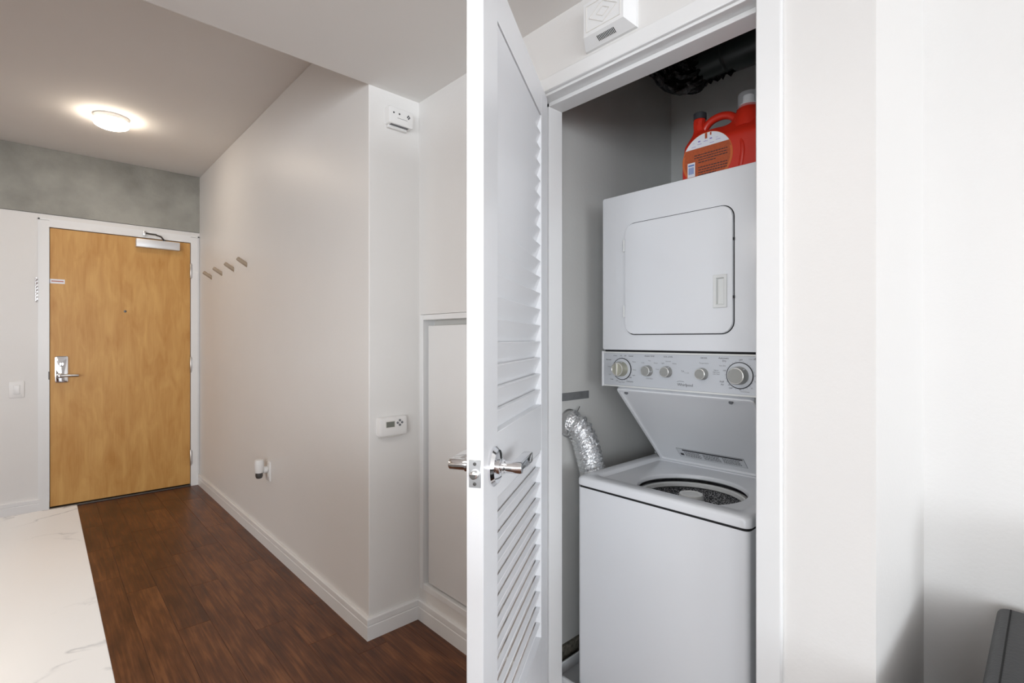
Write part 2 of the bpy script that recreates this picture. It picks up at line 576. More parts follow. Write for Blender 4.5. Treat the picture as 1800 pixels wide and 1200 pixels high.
# baseboards: profile with a stepped cap, extruded along a line
def baseboard(name, p0, p1, nrm, label, h=0.094, t=0.014, ext0=0.0, ext1=0.0):
    d = Vector((p1[0] - p0[0], p1[1] - p0[1], 0))
    L_ = d.length
    d.normalize()
    n = Vector((nrm[0], nrm[1], 0))
    prof = [(0, 0), (t, 0), (t, 0.058), (t - 0.0022, 0.0605), (t - 0.0022, 0.063), (t, 0.0655), (t, h - 0.006), (t - 0.004, h), (0, h)]
    a = Vector((p0[0], p0[1], 0)) ; b = Vector((p1[0], p1[1], 0))
    # mitred ends: ext moves the outer edge along the run
    l0 = [a + n * q[0] + d * (-ext0 * q[0] / t) + Vector((0, 0, q[1])) for q in prof]
    l1 = [b + n * q[0] + d * (ext1 * q[0] / t) + Vector((0, 0, q[1])) for q in prof]
    bm = NB()
    loft(bm, [l0, l1], True, True)
    struct(obj(name, bm, 'trim_paint'), label)
T = 0.014
baseboard('baseboard_hall', (XH, YT), (XH, YD), (-1, 0), 'white baseboard along the hallway wall', ext0=T)
baseboard('baseboard_corner', (XH, YT), (XC, YT), (0, -1), 'short white baseboard under the thermostat', ext0=T, ext1=-T)
baseboard('baseboard_closet', (XC, YT), (XC, 1.33), (-1, 0), 'white baseboard under the access panel', ext0=-T)
baseboard('baseboard_entry', (XW, YD), (-0.008, YD), (0, -1), 'white baseboard left of the entry door')
baseboard('baseboard_living', (XL, YB), (XL, YN), (-1, 0), 'white baseboard behind the sofa')
baseboard('baseboard_end', (XC, YN), (XL, YN), (0, -1), 'white baseboard at the closet end wall')

# ------------------------------------------------------------------ entry door
def entry_door():
    d = struct(thing('door_1', 'yellow birch entry door with chrome lever in white frame', None, (0, YD, 0)))
    fr = NB()
    yf = -0.02
    box(fr, -0.008, 0.044, yf, 0.1, 0, 2.185); box(fr, 0.963, 1.017, yf, 0.1, 0, 2.185)
    box(fr, 0.044, 0.963, yf, 0.1, 2.138, 2.19)
    f = obj('door_frame', fr, 'trim_paint', d)
    bm = NB()
    for a in (( -0.018, -0.008, 0, 2.20), (1.017, 1.029, 0, 2.20), (-0.018, 1.029, 2.19, 2.20)):
        box(bm, a[0], a[1], yf + 0.008, 0.0, a[2], a[3])
    obj('frame_edge', bm, 'trim_paint', f)
    leaf = bx('door_leaf', 'birch', d, 0.0475, 0.9595, -0.008, 0.037, 0.018, 2.134, 0.0015, 1)
    bx('gap_shadow', 'gap_dark', d, 0.045, 0.962, 0.037, 0.06, 0.0, 2.137)
    bm = box(NB(), 0.046, 0.961, -0.03, 0.09, 0.0, 0.012, 0.003, 1)
    obj('threshold', bm, 'dark_metal', d)
    # three hinges
    for z in (1.89, 1.068, 0.251):
        bm = NB()
        lathe(bm, [(0.0065, -0.063), (0.0065, 0.063)], 12, 'z', (0.962, -0.022, z))
        lathe(bm, [(0.004, -0.069), (0.0072, -0.064), (0.0072, 0.064), (0.004, 0.069)], 12, 'z', (0.962, -0.022, z))
        box(bm, 0.962, 0.976, -0.0225, -0.0195, z - 0.058, z + 0.058)
        obj('hinge', bm, 'satin_metal', d, True)
    # lock: escutcheon, lever
    e = obj('escutcheon', slab_xz(NB(), rrect(0.075, 0.153, 0.957, 1.162, 0.012, 5), -0.022, -0.008, 0.006), 'chrome', d, True)
    bm = NB(); lathe(bm, [(0.017, -0.024), (0.017, -0.036), (0.012, -0.040)], 20, 'y', (0.113, 0, 1.10)); obj('thumb_turn_rose', bm, 'chrome', e, True)
    bx('thumb_turn', 'satin_metal', e, 0.109, 0.117, -0.055, -0.036, 1.086, 1.114, 0.002)
    bm = NB()
    lathe(bm, [(0.020, -0.022), (0.018, -0.034), (0.011, -0.038), (0.011, -0.062)], 20, 'y', (0.105, 0, 1.012))
    tube(bm, spline([(0.105, -0.058, 1.012), (0.125, -0.066, 1.012), (0.16, -0.068, 1.012), (0.212, -0.064, 1.010)], 6), [0.011] * 18 + [0.009], 14)
    obj('lever', bm, 'satin_metal', e, True)
    bm = NB(); lathe(bm, [(0.0095, -0.010), (0.0095, -0.013), (0.004, -0.014)], 16, 'y', (0.503, 0, 1.518)); obj('peephole', bm, 'dark_metal', d, True)
    st = bx('sticker', 'label_white', d, 0.048, 0.133, -0.0092, -0.008, 1.714, 1.748)
    bx('sticker_print', 'label_brown', st, 0.056, 0.126, -0.0096, -0.0092, 1.728, 1.735)
    bx('strike_plate', 'dark_metal', d, 0.039, 0.0455, -0.0215, -0.0195, 0.985, 1.045)
    # door closer with its folding arm
    c = bx('closer_body', 'closer_silver', d, 0.570, 0.874, -0.066, -0.008, 2.052, 2.120, 0.004)
    bm = NB()
    lathe(bm, [(0.011, 2.118), (0.011, 2.132)], 14, 'z', (0.765, -0.04, 0))
    tube(bm, [(0.765, -0.04, 2.128), (0.735, -0.085, 2.150), (0.70, -0.105, 2.155)], 0.0065, 8)
    tube(bm, [(0.70, -0.105, 2.158), (0.66, -0.07, 2.165), (0.632, -0.032, 2.176)], 0.0065, 8)
    obj('closer_arm', bm, 'dark_metal', c, True)
    bx('arm_shoe', 'satin_metal', c, 0.618, 0.640, -0.045, -0.02, 2.152, 2.190, 0.002)
    # swing-bar guard on the frame edge
    bm = NB()
    box(bm, -0.034, -0.018, -0.010, -0.0005, 1.575, 1.755, 0.002, 1)
    for k in range(7):
        tube(bm, [(-0.030, -0.012, 1.745 - 0.026 * k), (-0.022, -0.020, 1.738 - 0.026 * k), (-0.028, -0.012, 1.726 - 0.026 * k)], 0.004, 8)
    obj('guard_chain', bm, 'chrome', d, True)
entry_door()

# ------------------------------------------------------------------ things on the hallway walls
def hall_things():
    names = ['beige wooden coat peg nearest the entry door', 'beige wooden coat peg, second from the entry door',
             'beige wooden coat peg, third from the entry door', 'beige wooden coat peg farthest from the entry door']
    me = None
    for i, y in enumerate((4.75, 4.425, 4.095, 3.775)):
        t = thing('coat_peg', names[i], 'coat peg', (XH, y, 1.80), R90, 'coat pegs on the hallway wall')
        if me is None:
            bm = NB()
            # short dowel, cut flush to the wall and tilted upwards
            loops = []
            for s, zc, h in ((0.0, 0.0, 0.017), (-0.054, 0.036, 0.013), (-0.060, 0.040, 0.009)):
                loops.append([(0.017 * math.cos(a) * h / 0.02, s + (0.006 if s else 0) * math.sin(a), zc + h * math.sin(a)) for a in [2 * PI * k / 20 for k in range(20)]])
            loft(bm, loops, True, True)
            o = obj('peg', bm, 'peg_wood', t, True); me = o.data
        else:
            o = bpy.data.objects.new('peg', me); C.objects.link(o); o.parent = t
    # outlet with plug-in freshener
    t = thing('wall_outlet', 'white outlet plate low on the hallway wall', 'outlet', (XH, 3.315, 0.475), R90)
    p = obj('plate', slab_xz(NB(), rrect(-0.037, 0.037, -0.06, 0.06, 0.006, 4), -0.007, 0, 0.003), 'white_plastic', t, True)
    for z in (0.021, -0.021):
        obj('socket', slab_xz(NB(), rrect(-0.017, 0.017, z - 0.014, z + 0.014, 0.006, 4), -0.009, -0.006, 0.001), 'warm_plastic', p, True)
    t = thing('air_freshener', 'white plug-in air freshener with clear vial in the wall outlet', 'air freshener', (XH, 3.315, 0.485), R90)
    bm = NB()
    lathe(bm, [(0.019, -0.0095), (0.021, -0.014), (0.021, -0.030), (0.012, -0.036)], 20, 'y', (0, 0, 0))
    obj('plug', bm, 'white_plastic', t, True)
    bm = NB()
    lathe(bm, [(0.022, -0.012), (0.026, -0.002), (0.027, 0.05), (0.024, 0.066), (0.014, 0.070)], 24, 'z', (0, -0.056, 0))
    obj('housing', bm, 'white_plastic', t, True)
    bm = NB()
    lathe(bm, [(0.008, -0.048), (0.017, -0.044), (0.021, -0.030), (0.020, -0.011)], 20, 'z', (0, -0.056, 0))
    obj('vial', bm, 'dark_metal', t, True)
    # light switch left of the door
    t = thing('light_switch', 'white rocker light switch plate left of the entry door', 'light switch', (-0.132, YD, 0.92))
    p = obj('plate', slab_xz(NB(), rrect(-0.041, 0.041, -0.061, 0.061, 0.006, 4), -0.007, 0, 0.003), 'white_plastic', t, True)
    obj('rocker', slab_xz(NB(), rrect(-0.017, 0.017, -0.034, 0.034, 0.003, 3), -0.012, -0.0068, 0.003), 'trim_paint', p, True)
    # ceiling lamp
    t = thing('ceiling_lamp', 'round glowing flush lamp on the hallway ceiling', 'lamp', (0.333, 4.17, ZH))
    bm = NB(); lathe(bm, [(0.092, 0.0), (0.095, -0.004), (0.095, -0.026), (0.088, -0.030)], 40); obj('base_ring', bm, 'white_plastic', t, True)
    bm = NB(); lathe(bm, [(0.088, -0.0295), (0.094, -0.034), (0.095, -0.042), (0.089, -0.056), (0.068, -0.067), (0.036, -0.073), (0.0, -0.075)], 40)
    obj('shade', bm, 'lamp_glass', t, True)
    # smoke / CO alarm
    t = thing('smoke_alarm', 'white rectangular alarm high on the wall above the thermostat', 'alarm', (1.169, YT, 2.272))
    a = obj('case', slab_xz(NB(), rrect(-0.062, 0.062, -0.037, 0.040, 0.008, 4), -0.036, 0, 0.008), 'white_plastic', t, True)
    bx('vent_slot', 'print_grey', a, -0.048, 0.040, -0.030, -0.01, -0.0380, -0.0355)
    bm = NB(); box(bm, -0.055, 0.040, -0.016, 0, -0.050, -0.037, 0.002, 1); obj('mounting_lip', bm, 'white_plastic', t, True)
    for (xx, zz) in ((-0.038, 0.012), (-0.010, 0.012)):
        bm = NB(); lathe(bm, [(0.004, -0.0365), (0.004, -0.0355)], 12, 'y', (xx, 0, zz)); obj('indicator', bm, 'print_dark', a)
    bm = NB()
    for (xx, zz) in ((0.036, 0.016), (0.041, 0.010), (0.036, 0.004), (0.031, 0.010)):
        lathe(bm, [(0.0035, -0.0366), (0.0035, -0.0355)], 10, 'y', (xx, 0, zz))
    obj('test_button', bm, 'print_dark', a)
    bx('printed_line', 'print_grey', a, -0.02, 0.03, -0.0364, -0.0359, -0.008, -0.0065)
    # thermostat
    t = thing('thermostat', 'white thermostat with small grey display below the alarm', 'thermostat', (1.1345, YT, 0.906))
    a = obj('case', slab_xz(NB(), rrect(-0.069, 0.069, -0.042, 0.042, 0.010, 5), -0.030, 0, 0.009), 'white_plastic', t, True)
    bx('lower_shell', 'warm_plastic', t, -0.060, 0.050, -0.022, 0, -0.047, -0.040, 0.003)
    bx('display_bezel', 'warm_plastic', a, -0.040, 0.006, -0.0312, -0.0298, -0.005, 0.026)
    s = bx('display', 'lcd', a, -0.037, 0.003, -0.0316, -0.0311, -0.002, 0.022)
    for (xx, zz) in ((0.030, 0.024), (0.019, 0.014), (0.041, 0.014), (0.030, 0.004)):
        bm = NB(); lathe(bm, [(0.0055, -0.0300), (0.0050, -0.0325), (0.002, -0.033)], 12, 'y', (xx, 0, zz)); obj('button', bm, 'print_grey', a, True)
    # access panel in the closet wall (local x to the right = world -Y)
    t = struct(thing('trim_1', 'white access panel and frame beside the thermostat corner', None, (XC, 1.991, 0), R90))
    W_ = 0.58
    bm = NB()
    box(bm, 0.0, 0.026, -0.006, 0.06, 0.146, 1.400, 0.0015, 1); box(bm, W_ - 0.026, W_, -0.006, 0.06, 0.146, 1.400, 0.0015, 1)
    box(bm, 0.026, W_ - 0.026, -0.006, 0.06, 1.376, 1.400, 0.0015, 1); box(bm, 0.026, W_ - 0.026, -0.006, 0.06, 0.146, 0.172, 0.0015, 1)
    obj('panel_frame', bm, 'trim_paint', t, True)
    bx('access_panel', 'trim_paint', t, 0.052, W_ - 0.052, 0.006, 0.050, 0.182, 1.350, 0.002)
    bx('panel_backing', 'warm_plastic', t, 0.01, W_ - 0.01, 0.058, 0.066, 0.15, 1.39)
    # door chime above the closet
    t = thing('door_chime', 'white door chime box with diamond relief above closet opening', 'door chime', (XC, 0.925, 2.255), R90)
    bm = NB()
    w0, w1, dpt = 0.0935, 0.073, 0.046
    lo = [[(-w0, 0, -0.052), (w0, 0, -0.052), (w0, 0, 0.085), (-w0, 0, 0.085)],
          [(-w0, -0.010, -0.052), (w0, -0.010, -0.052), (w0, -0.010, 0.085), (-w0, -0.010, 0.085)],
          [(-w1, -dpt, -0.030), (w1, -dpt, -0.030), (w1, -dpt, 0.073), (-w1, -dpt, 0.073)]]
    loft(bm, lo, True, True)
    a = obj('case', bm, 'trim_paint', t)
    def bar(p, q, w=0.0012, m='warm_plastic', nm='relief_line'):
        b2 = NB(); tube(b2, [(p[0], -dpt - 0.0004, p[1]), (q[0], -dpt - 0.0004, q[1])], w, 6); return b2
    bm = NB()
    fr = [(-0.062, -0.017), (0.062, -0.017), (0.062, 0.062), (-0.062, 0.062)]
    for i in range(4):
        p, q_ = fr[i], fr[(i + 1) % 4]
        tube(bm, [(p[0], -dpt - 0.0003, p[1]), (q_[0], -dpt - 0.0003, q_[1])], 0.0013, 6)
    for s in (1.0, 0.45):
        dm = [(-0.052 * s, 0.022), (0, 0.022 + 0.032 * s), (0.052 * s, 0.022), (0, 0.022 - 0.032 * s)]
        for i in range(4):
            p, q_ = dm[i], dm[(i + 1) % 4]
            tube(bm, [(p[0], -dpt - 0.0003, p[1]), (q_[0], -dpt - 0.0003, q_[1])], 0.0012, 6)
    obj('relief_lines', bm, 'warm_plastic', a)
    # slots on the sloping bottom
    n = Vector((0, -0.022, -0.036)).normalized()
    for k in range(13):
        xx = -0.030 + k * 0.005
        bm = NB()
        p0 = Vector((xx, -0.010, -0.052)).lerp(Vector((xx, -dpt, -0.030)), 0.30) 
        p1 = Vector((xx, -0.010, -0.052)).lerp(Vector((xx, -dpt, -0.030)), 0.72)
        tube(bm, [p0, p1], 0.0013, 6)
        obj('vent_slot', bm, 'gap_dark', a)
hall_things()

# ------------------------------------------------------------------ closet opening trim and louvered door
def closet_opening():
    xf = XC - 0.015
    bm = NB()
    box(bm, xf, XC, OR_ - 0.052, OR_ + 0.006, 0, 2.185, 0.003, 1)
    box(bm, xf, XC, OL - 0.006, OL + 0.06, 0, 2.185, 0.003, 1)
    box(bm, xf, XC, OR_ - 0.052, OL + 0.06, OZ + 0.008, 2.187, 0.003, 1)
    struct(obj('trim_2', bm, 'trim_paint', None, True), 'flat white casing around the laundry closet opening')
    t = XC + 0.114
    bm = NB()
    box(bm, XC - 0.002, t, OL, OL + 0.02, 0, OZ + 0.02, 0.001, 1)
    box(bm, XC - 0.002, t, OR_ - 0.02, OR_, 0, OZ + 0.02, 0.001, 1)
    box(bm, XC - 0.002, t, OR_, OL, OZ, OZ + 0.02, 0.001, 1)
    # stops
    box(bm, XC + 0.040, t - 0.004, OL - 0.012, OL, 0, OZ - 0.001, 0.001, 1)
    box(bm, XC + 0.040, t - 0.004, OR_, OR_ + 0.008, 0, OZ - 0.001, 0.001, 1)
    box(bm, XC + 0.040, t - 0.004, OR_, OL, OZ - 0.014, OZ, 0.001, 1)
    struct(obj('trim_3', bm, 'trim_paint'), 'white jamb with stop inside the laundry closet opening')
closet_opening()

def louver_door():
    th = math.radians(57.7)
    d = struct(thing('door_2', 'white louvered closet door standing open with chrome lever', None, (1.267, 1.232, 0.0), -PI / 2 - th))
    W, Tk, ZT, Z0 = 0.721, 0.038, 2.124, 0.012
    a, b = 0.105, 0.615
    secs = ((1.075, 2.022), (0.312, 0.925))
    bx('stile', 'door_paint', d, 0.0, a, 0, Tk, Z0, ZT, 0.0015, 1)
    bx('stile', 'door_paint', d, b, W, 0, Tk, Z0, ZT, 0.0015, 1)
    bx('top_rail', 'door_paint', d, a, b, 0.0005, Tk - 0.0005, secs[0][1], ZT - 0.0005, 0.0008, 1)
    bx('middle_rail', 'door_paint', d, a, b, 0.0005, Tk - 0.0005, secs[1][1], secs[0][0], 0.0008, 1)
    bx('bottom_rail', 'door_paint', d, a, b, 0.0005, Tk - 0.0005, Z0 + 0.0005, secs[1][0], 0.0008, 1)
    # slats: upper edge at the closet side face
    L_ = b - a - 0.001
    bm = NB()
    P2 = 0.0512 / 2
    h_ = Tk / 2
    prof = [(h_ - 0.0045, P2 - 0.003), (h_ - 0.003, P2 - 0.0045), (h_ - 0.0245, -P2 - 0.012), (h_ - 0.0360, -P2 - 0.012), (h_ - 0.0170, P2 - 0.003)]
    loft(bm, [[(0, p[0], p[1]) for p in prof], [(L_, p[0], p[1]) for p in prof]], True, True)
    bmesh.ops.recalc_face_normals(bm, faces=bm.faces)
    me = bpy.data.meshes.new('slat'); bm.to_mesh(me); bm.free()
    for p in me.polygons:
        p.use_smooth = True
    me.set_sharp_from_angle(angle=math.radians(20))
    me.materials.append(MATS['door_paint'])
    for z0, z1 in secs:
        n = round((z1 - z0) / 0.0512)
        pitch = (z1 - z0) / n
        for k in range(n):
            o = bpy.data.objects.new('slat', me); C.objects.link(o); o.parent = d
            o.location = (a + 0.0005, Tk / 2, z0 + pitch * (k + 0.5))
    # lever set on both faces
    hx, hz = 0.648, 1.005
    for side in (1, -1):
        yf = Tk if side == 1 else 0.0
        s = side
        bm = NB()
        lathe(bm, [(0.044, yf), (0.044, yf + s * 0.005), (0.037, yf + s * 0.012), (0.020, yf + s * 0.0135)], 40, 'y', (hx, 0, hz))
        r = obj('lever_rose', bm, 'chrome', d, True)
        bm = NB()
        lathe(bm, [(0.0175, yf + s * 0.011), (0.0175, yf + s * 0.017), (0.013, yf + s * 0.019), (0.0160, yf + s * 0.022), (0.0160, yf + s * 0.027), (0.0132, yf + s * 0.029), (0.0132, yf + s * 0.064), (0.0118, yf + s * 0.066)], 24, 'y', (hx, 0, hz))
        obj('lever_neck', bm, 'chrome', r, True)
        bm = NB()
        # flat-ended lever: a thick rounded bar running towards the hinges, with a short return to the door
        y_in, y_out = sorted((yf + s * 0.042, yf + s * 0.066))
        box(bm, hx - 0.112, hx + 0.004, y_in, y_out, hz - 0.0125, hz + 0.0125, 0.0035, 3)
        obj('lever', bm, 'chrome', r, True)
    # latch plate and bolt on the free edge
    p = bx('latch_plate', 'satin_metal', d, W - 0.001, W + 0.0012, 0.006, 0.032, hz - 0.029, hz + 0.029, 0.0006, 1)
    bm = NB()
    lathe(bm, [(0.0095, W + 0.001), (0.0095, W + 0.004), (0.0085, W + 0.010), (0.006, W + 0.011)], 20, 'x', (0, 0.0185, hz - 0.001))
    obj('latch_bolt', bm, 'chrome', p, True)
    bm = NB()
    for z in (0.021, -0.021):
        lathe(bm, [(0.0038, W + 0.0008), (0.0038, W + 0.0020), (0.002, W + 0.0022)], 14, 'x', (0, 0.019, hz + z))
    obj('screw', bm, 'dark_metal', p, True)
    for z in (0.25, 1.07, 1.90):
        bm = NB(); lathe(bm, [(0.006, z - 0.045), (0.006, z + 0.045)], 12, 'z', (-0.004, -0.006, 0)); obj('hinge', bm, 'satin_metal', d, True)
louver_door()

# ------------------------------------------------------------------ stacked washer and dryer
def laundry():
    WX, WY, WW = 1.4225, 1.1774, 0.6065
    t = thing('laundry_center', 'white stacked washer and dryer unit with open washer lid', 'washer dryer', (WX, WY, 0.012), R90)
    zz = -0.012
    def Z(z): return z + zz
    # --- washer cabinet
    bm = NB()
    prof = rrect(0.0, WW, 0.0, 0.70, 0.016, 5)
    loft(bm, [[(p[0], p[1], Z(z)) for p in prof] for z in (0.035, 0.757)], True, False)
    obj('washer_cabinet', bm, 'appliance', t, True)
    bm = NB()
    i0 = rrect(0.004, WW - 0.004, 0.004, 0.696, 0.014, 5); i1 = rrect(0.010, WW - 0.010, 0.010, 0.690, 0.012, 5)
    loft(bm, [[(p[0], p[1], Z(z)) for p in lp] for lp, z in ((i1, 0.740), (i0, 0.752), (i0, 0.766), (i1, 0.770))]); obj('seam_gap', bm, 'gap_dark', t)
    for fx in (0.05, WW - 0.05):
        for fy in (0.05, 0.64):
            bm = NB(); lathe(bm, [(0.02, 0.0), (0.022, 0.008), (0.012, 0.012), (0.012, 0.026)], 16, 'z', (fx, fy, 0.0)); obj('foot', bm, 'dark_metal', t, True)
    # --- washer top with lid well and round opening
    c = (0.334, 0.200)
    ang = [2 * PI * k / 360 for k in range(360)]
    def RL(x0, x1, y0, y1, r): return ray_loop(rrect(x0, x1, y0, y1, r, 8), c, ang)
    o_ = 0.003
    def lift(lp, z): return [(p[0], p[1], Z(z)) for p in lp]
    loops = [lift(RL(-o_ + 0.006, WW + o_ - 0.006, -o_ + 0.006, 0.70, 0.018), 0.7625),
             lift(RL(-o_, WW + o_, -o_, 0.70, 0.022), 0.7655),
             lift(RL(-o_, WW + o_, -o_, 0.70, 0.022), 0.784),
             lift(RL(-o_ + 0.002, WW + o_ - 0.002, -o_ + 0.002, 0.698, 0.022), 0.790),
             lift(RL(-o_ + 0.007, WW + o_ - 0.007, -o_ + 0.007, 0.693, 0.022), 0.7945),
             lift(RL(-o_ + 0.014, WW + o_ - 0.014, -o_ + 0.014, 0.686, 0.022), 0.796),
             lift(RL(0.040, WW - 0.040, 0.050, 0.488, 0.02), 0.796),
             lift(RL(0.044, WW - 0.044, 0.054, 0.484, 0.02), 0.793),
             lift(RL(0.052, WW - 0.052, 0.062, 0.476, 0.02), 0.783)]
    R0 = 0.176
    for r, z in ((R0 + 0.010, 0.783), (R0 + 0.003, 0.7815), (R0, 0.777), (R0, 0.768), (R0 + 0.006, 0.764)):
        loops.append([(c[0] + r * math.cos(a), c[1] + r * math.sin(a), Z(z)) for a in ang])
    bm = NB(); loft(bm, loops)
    obj('washer_top', bm, 'appliance', t, True)
    # --- drum: balance ring, speckled basket, agitator
    bm = NB()
    pr = [(0.188, 0.752), (0.174, 0.754), (0.169, 0.751), (0.168, 0.739), (0.172, 0.736), (0.188, 0.736)]
    loft(bm, [[(c[0] + r * math.cos(2 * PI * k / 64), c[1] + r * math.sin(2 * PI * k / 64), Z(z)) for k in range(64)] for r, z in pr])
    obj('balance_ring', bm, 'appliance_plastic', t, True)
    bm = NB()
    pr = [(0.170, 0.7375), (0.184, 0.730), (0.186, 0.40), (0.17, 0.36), (0.05, 0.36)]
    loft(bm, [[(c[0] + r * math.cos(2 * PI * k / 64), c[1] + r * math.sin(2 * PI * k / 64), Z(z)) for k in range(64)] for r, z in pr], False, True)
    obj('wash_basket', bm, 'speckle', t, True)
    bm = NB()
    loops = []
    for r, z, fin in ((0.10, 0.37, 0.4), (0.070, 0.45, 0.35), (0.052, 0.56, 0.25), (0.047, 0.68, 0.16), (0.046, 0.724, 0.10), (0.046, 0.735, 0.0), (0.040, 0.737, 0.0),
                      (0.0405, 0.756, 0.0), (0.038, 0.762, 0.0), (0.030, 0.764, 0.0), (0.027, 0.761, 0.0), (0.001, 0.761, 0.0)):
        loops.append([(c[0] + r * (1 + fin * max(0, math.cos(4 * a)) ** 3) * math.cos(a), c[1] + r * (1 + fin * max(0, math.cos(4 * a)) ** 3) * math.sin(a), Z(z)) for a in [2 * PI * k / 72 for k in range(72)]])
    loft(bm, loops, True, True)
    obj('agitator', bm, 'appliance_plastic', t, True)
    # --- rear tower that carries the dryer
    bx('rear_tower', 'appliance_plastic', t, 0.02, WW - 0.02, 0.55, 0.69, Z(0.797), Z(1.12))
    for xx in (0.0, WW - 0.012):
        bx('side_bracket', 'appliance', t, xx, xx + 0.012, 0.52, 0.70, Z(0.797), Z(1.12))
    # --- lid: hinge line at the back, leaning forward against the console
    hy, hz, ty, tz = 0.486, 0.789, 0.166, 1.106
    v = Vector((0, ty - hy, tz - hz)); LL = v.length; v.normalize()
    n = Vector((0, -v.z, v.y))                     # towards the viewer (front and down)
    if n.y > 0: n = -n
    def M(x, s, k): return Vector((x, hy, Z(hz))) + v * s + n * k
    lx0, lx1 = 0.052, WW - 0.052
    outer = rrect(lx0, lx1, 0.0, LL, 0.012, 5)
    def inset(d, r): return rrect(lx0 + d, lx1 - d, d, LL - d, r, 5)
    bm = NB()
    lo = [(inset(0.006, 0.010), -0.014), (outer, -0.010), (outer, 0.004), (inset(0.003, 0.010), 0.007), (inset(0.012, 0.008), 0.007), (inset(0.015, 0.006), 0.001), (inset(0.022, 0.006), 0.0)]
    loft(bm, [[M(p[0], p[1], k) for p in lp] for lp, k in lo], True, True)
    lid = obj('lid', bm, 'appliance', t, True)
    def on_lid(name, m, x0, x1, s0, s1, k0, k1):
        bm = NB()
        loft(bm, [[M(x, s, k) for x, s in ((x0, s0), (x1, s0), (x1, s1), (x0, s1))] for k in (k0, k1)], True, True)
        return obj(name, bm, m, lid)
    # warning sticker
    sx0, sx1, ss0, ss1 = 0.160, 0.420, 0.045, 0.100
    on_lid('warning_label', 'label_silver', sx0, sx1, ss0, ss1, -0.001, 0.0008)
    on_lid('label_border', 'print_grey', sx0 - 0.0015, sx1 + 0.0015, ss0 - 0.0015, ss1 + 0.0015, -0.001, 0.0005)
    on_lid('label_heading', 'print_dark', sx0 + 0.022, sx1 - 0.004, ss1 - 0.011, ss1 - 0.003, 0, 0.0012)
    on_lid('label_symbol', 'print_dark', sx0 + 0.006, sx0 + 0.020, ss0 + 0.012, ss0 + 0.026, 0, 0.0012)
    bm = NB()
    rr = random.Random(3)
    for col in range(3):
        x0 = sx0 + 0.026 + col * 0.076
        for k in range(6):
            s = ss1 - 0.018 - k * 0.0058
            x = x0
            while x < x0 + 0.062:
                w = rr.uniform(0.003, 0.010)
                lpv = [[M(xx, q, kk) for xx, q in ((x, s), (min(x + w, x0 + 0.066), s), (min(x + w, x0 + 0.066), s + 0.003), (x, s + 0.003))] for kk in (0.0006, 0.0011)]
                loft(bm, lpv, True, True)
                x += w + 0.0022
    obj('label_text', bm, 'print_grey', lid)
    for xx in (0.085, 0.478):
        bm = NB()
        cc = M(xx, LL - 0.024, 0)
        tube(bm, [cc - n * 0.002, cc + n * 0.005, cc + n * 0.0065], [0.0075, 0.0065, 0.003], 16)
        obj('bumper', bm, 'print_grey', lid, True)
    for xx in (lx0 - 0.006, lx1 + 0.006):
        bm = NB(); tube(bm, [M(xx, -0.004, -0.004), M(xx, 0.05, -0.004)], 0.005, 10); obj('hinge_arm', bm, 'dark_metal', lid, True)
    # --- console
    fy = 0.149
    bm = NB()
    pr = [(0.152, 1.1135), (0.149, 1.117), (0.149, 1.238), (0.152, 1.2415), (0.40, 1.2415), (0.40, 1.1135)]
    loft(bm, [[(x, p[0], Z(p[1])) for p in pr] for x in (0.004, WW - 0.004)], True, True)
    con = obj('control_panel', bm, 'panel_silver', t, True)
    for x0, x1 in ((-0.0015, 0.0075), (WW - 0.0075, WW + 0.0015)):
        bx('end_cap', 'appliance', con, x0, x1, 0.1455, 0.40, Z(1.111), Z(1.244), 0.002)
    bx('upper_rim', 'appliance_plastic', con, 0.008, WW - 0.008, 0.1455, 0.152, Z(1.2365), Z(1.2425), 0.0015)
    bx('lower_rim', 'appliance_plastic', con, 0.008, WW - 0.008, 0.1455, 0.152, Z(1.1125), Z(1.1185), 0.0015)
    fp = bx('face_plate', 'panel_silver', con, 0.0085, WW - 0.0085, 0.1478, 0.150, Z(1.1205), Z(1.2345))
    yt = 0.1474
    def knob(nm, x, z, r, dep, side, ring, pa):
        bm = NB()
        lathe(bm, [(r * 1.04, fy - 0.001), (r, fy - dep * 0.5), (r * 0.97, fy - dep + 0.003), (r * 0.90, fy - dep)], 36, 'y', (x, 0, Z(z)))
        k = obj(nm, bm, side, t, True)
        bm = NB(); lathe(bm, [(r * 0.92, fy - dep + 0.001), (r * 0.90, fy - dep - 0.0006), (r * 0.84, fy - dep - 0.001), (r * 0.80, fy - dep + 0.0001), (0.0, fy - dep + 0.0001)], 36, 'y', (x, 0, Z(z))); obj('knob_face', bm, 'knob_metal', k, True)
        if ring:
            bm = NB(); lathe(bm, [(ring, fy - 0.0005), (ring, fy - 0.0030), (ring - 0.002, fy - 0.0032)], 48, 'y', (x, 0, Z(z))); obj('dial_outline', bm, 'print_dark', k, True)
            bm = NB(); lathe(bm, [(ring - 0.0025, fy - 0.0010), (ring - 0.0028, fy - 0.0040), (ring - 0.006, fy - 0.0046)], 48, 'y', (x, 0, Z(z))); obj('dial_skirt', bm, 'panel_silver', k, True)
        # pointer
        bm = NB()
        u = Vector((math.cos(pa), 0, math.sin(pa)))
        cc = Vector((x, 0, Z(z)))
        p0 = cc + u * (r * 0.86); p1 = cc + u * (r * 1.01)
        p0.y = fy - dep - 0.0002; p1.y = fy - dep * 0.45
        tube(bm, [p0, p1], 0.0014, 6)
        obj('pointer', bm, 'label_white', k)
        return k
    knob('control_knob', 0.090, 1.179, 0.0265, 0.034, 'knob_side_gold', 0.0405, 1.2)
    knob('control_knob', 0.199, 1.177, 0.0188, 0.021, 'knob_side', 0, -0.1)
    knob('control_knob', 0.273, 1.177, 0.0188, 0.021, 'knob_side', 0, 0.9)
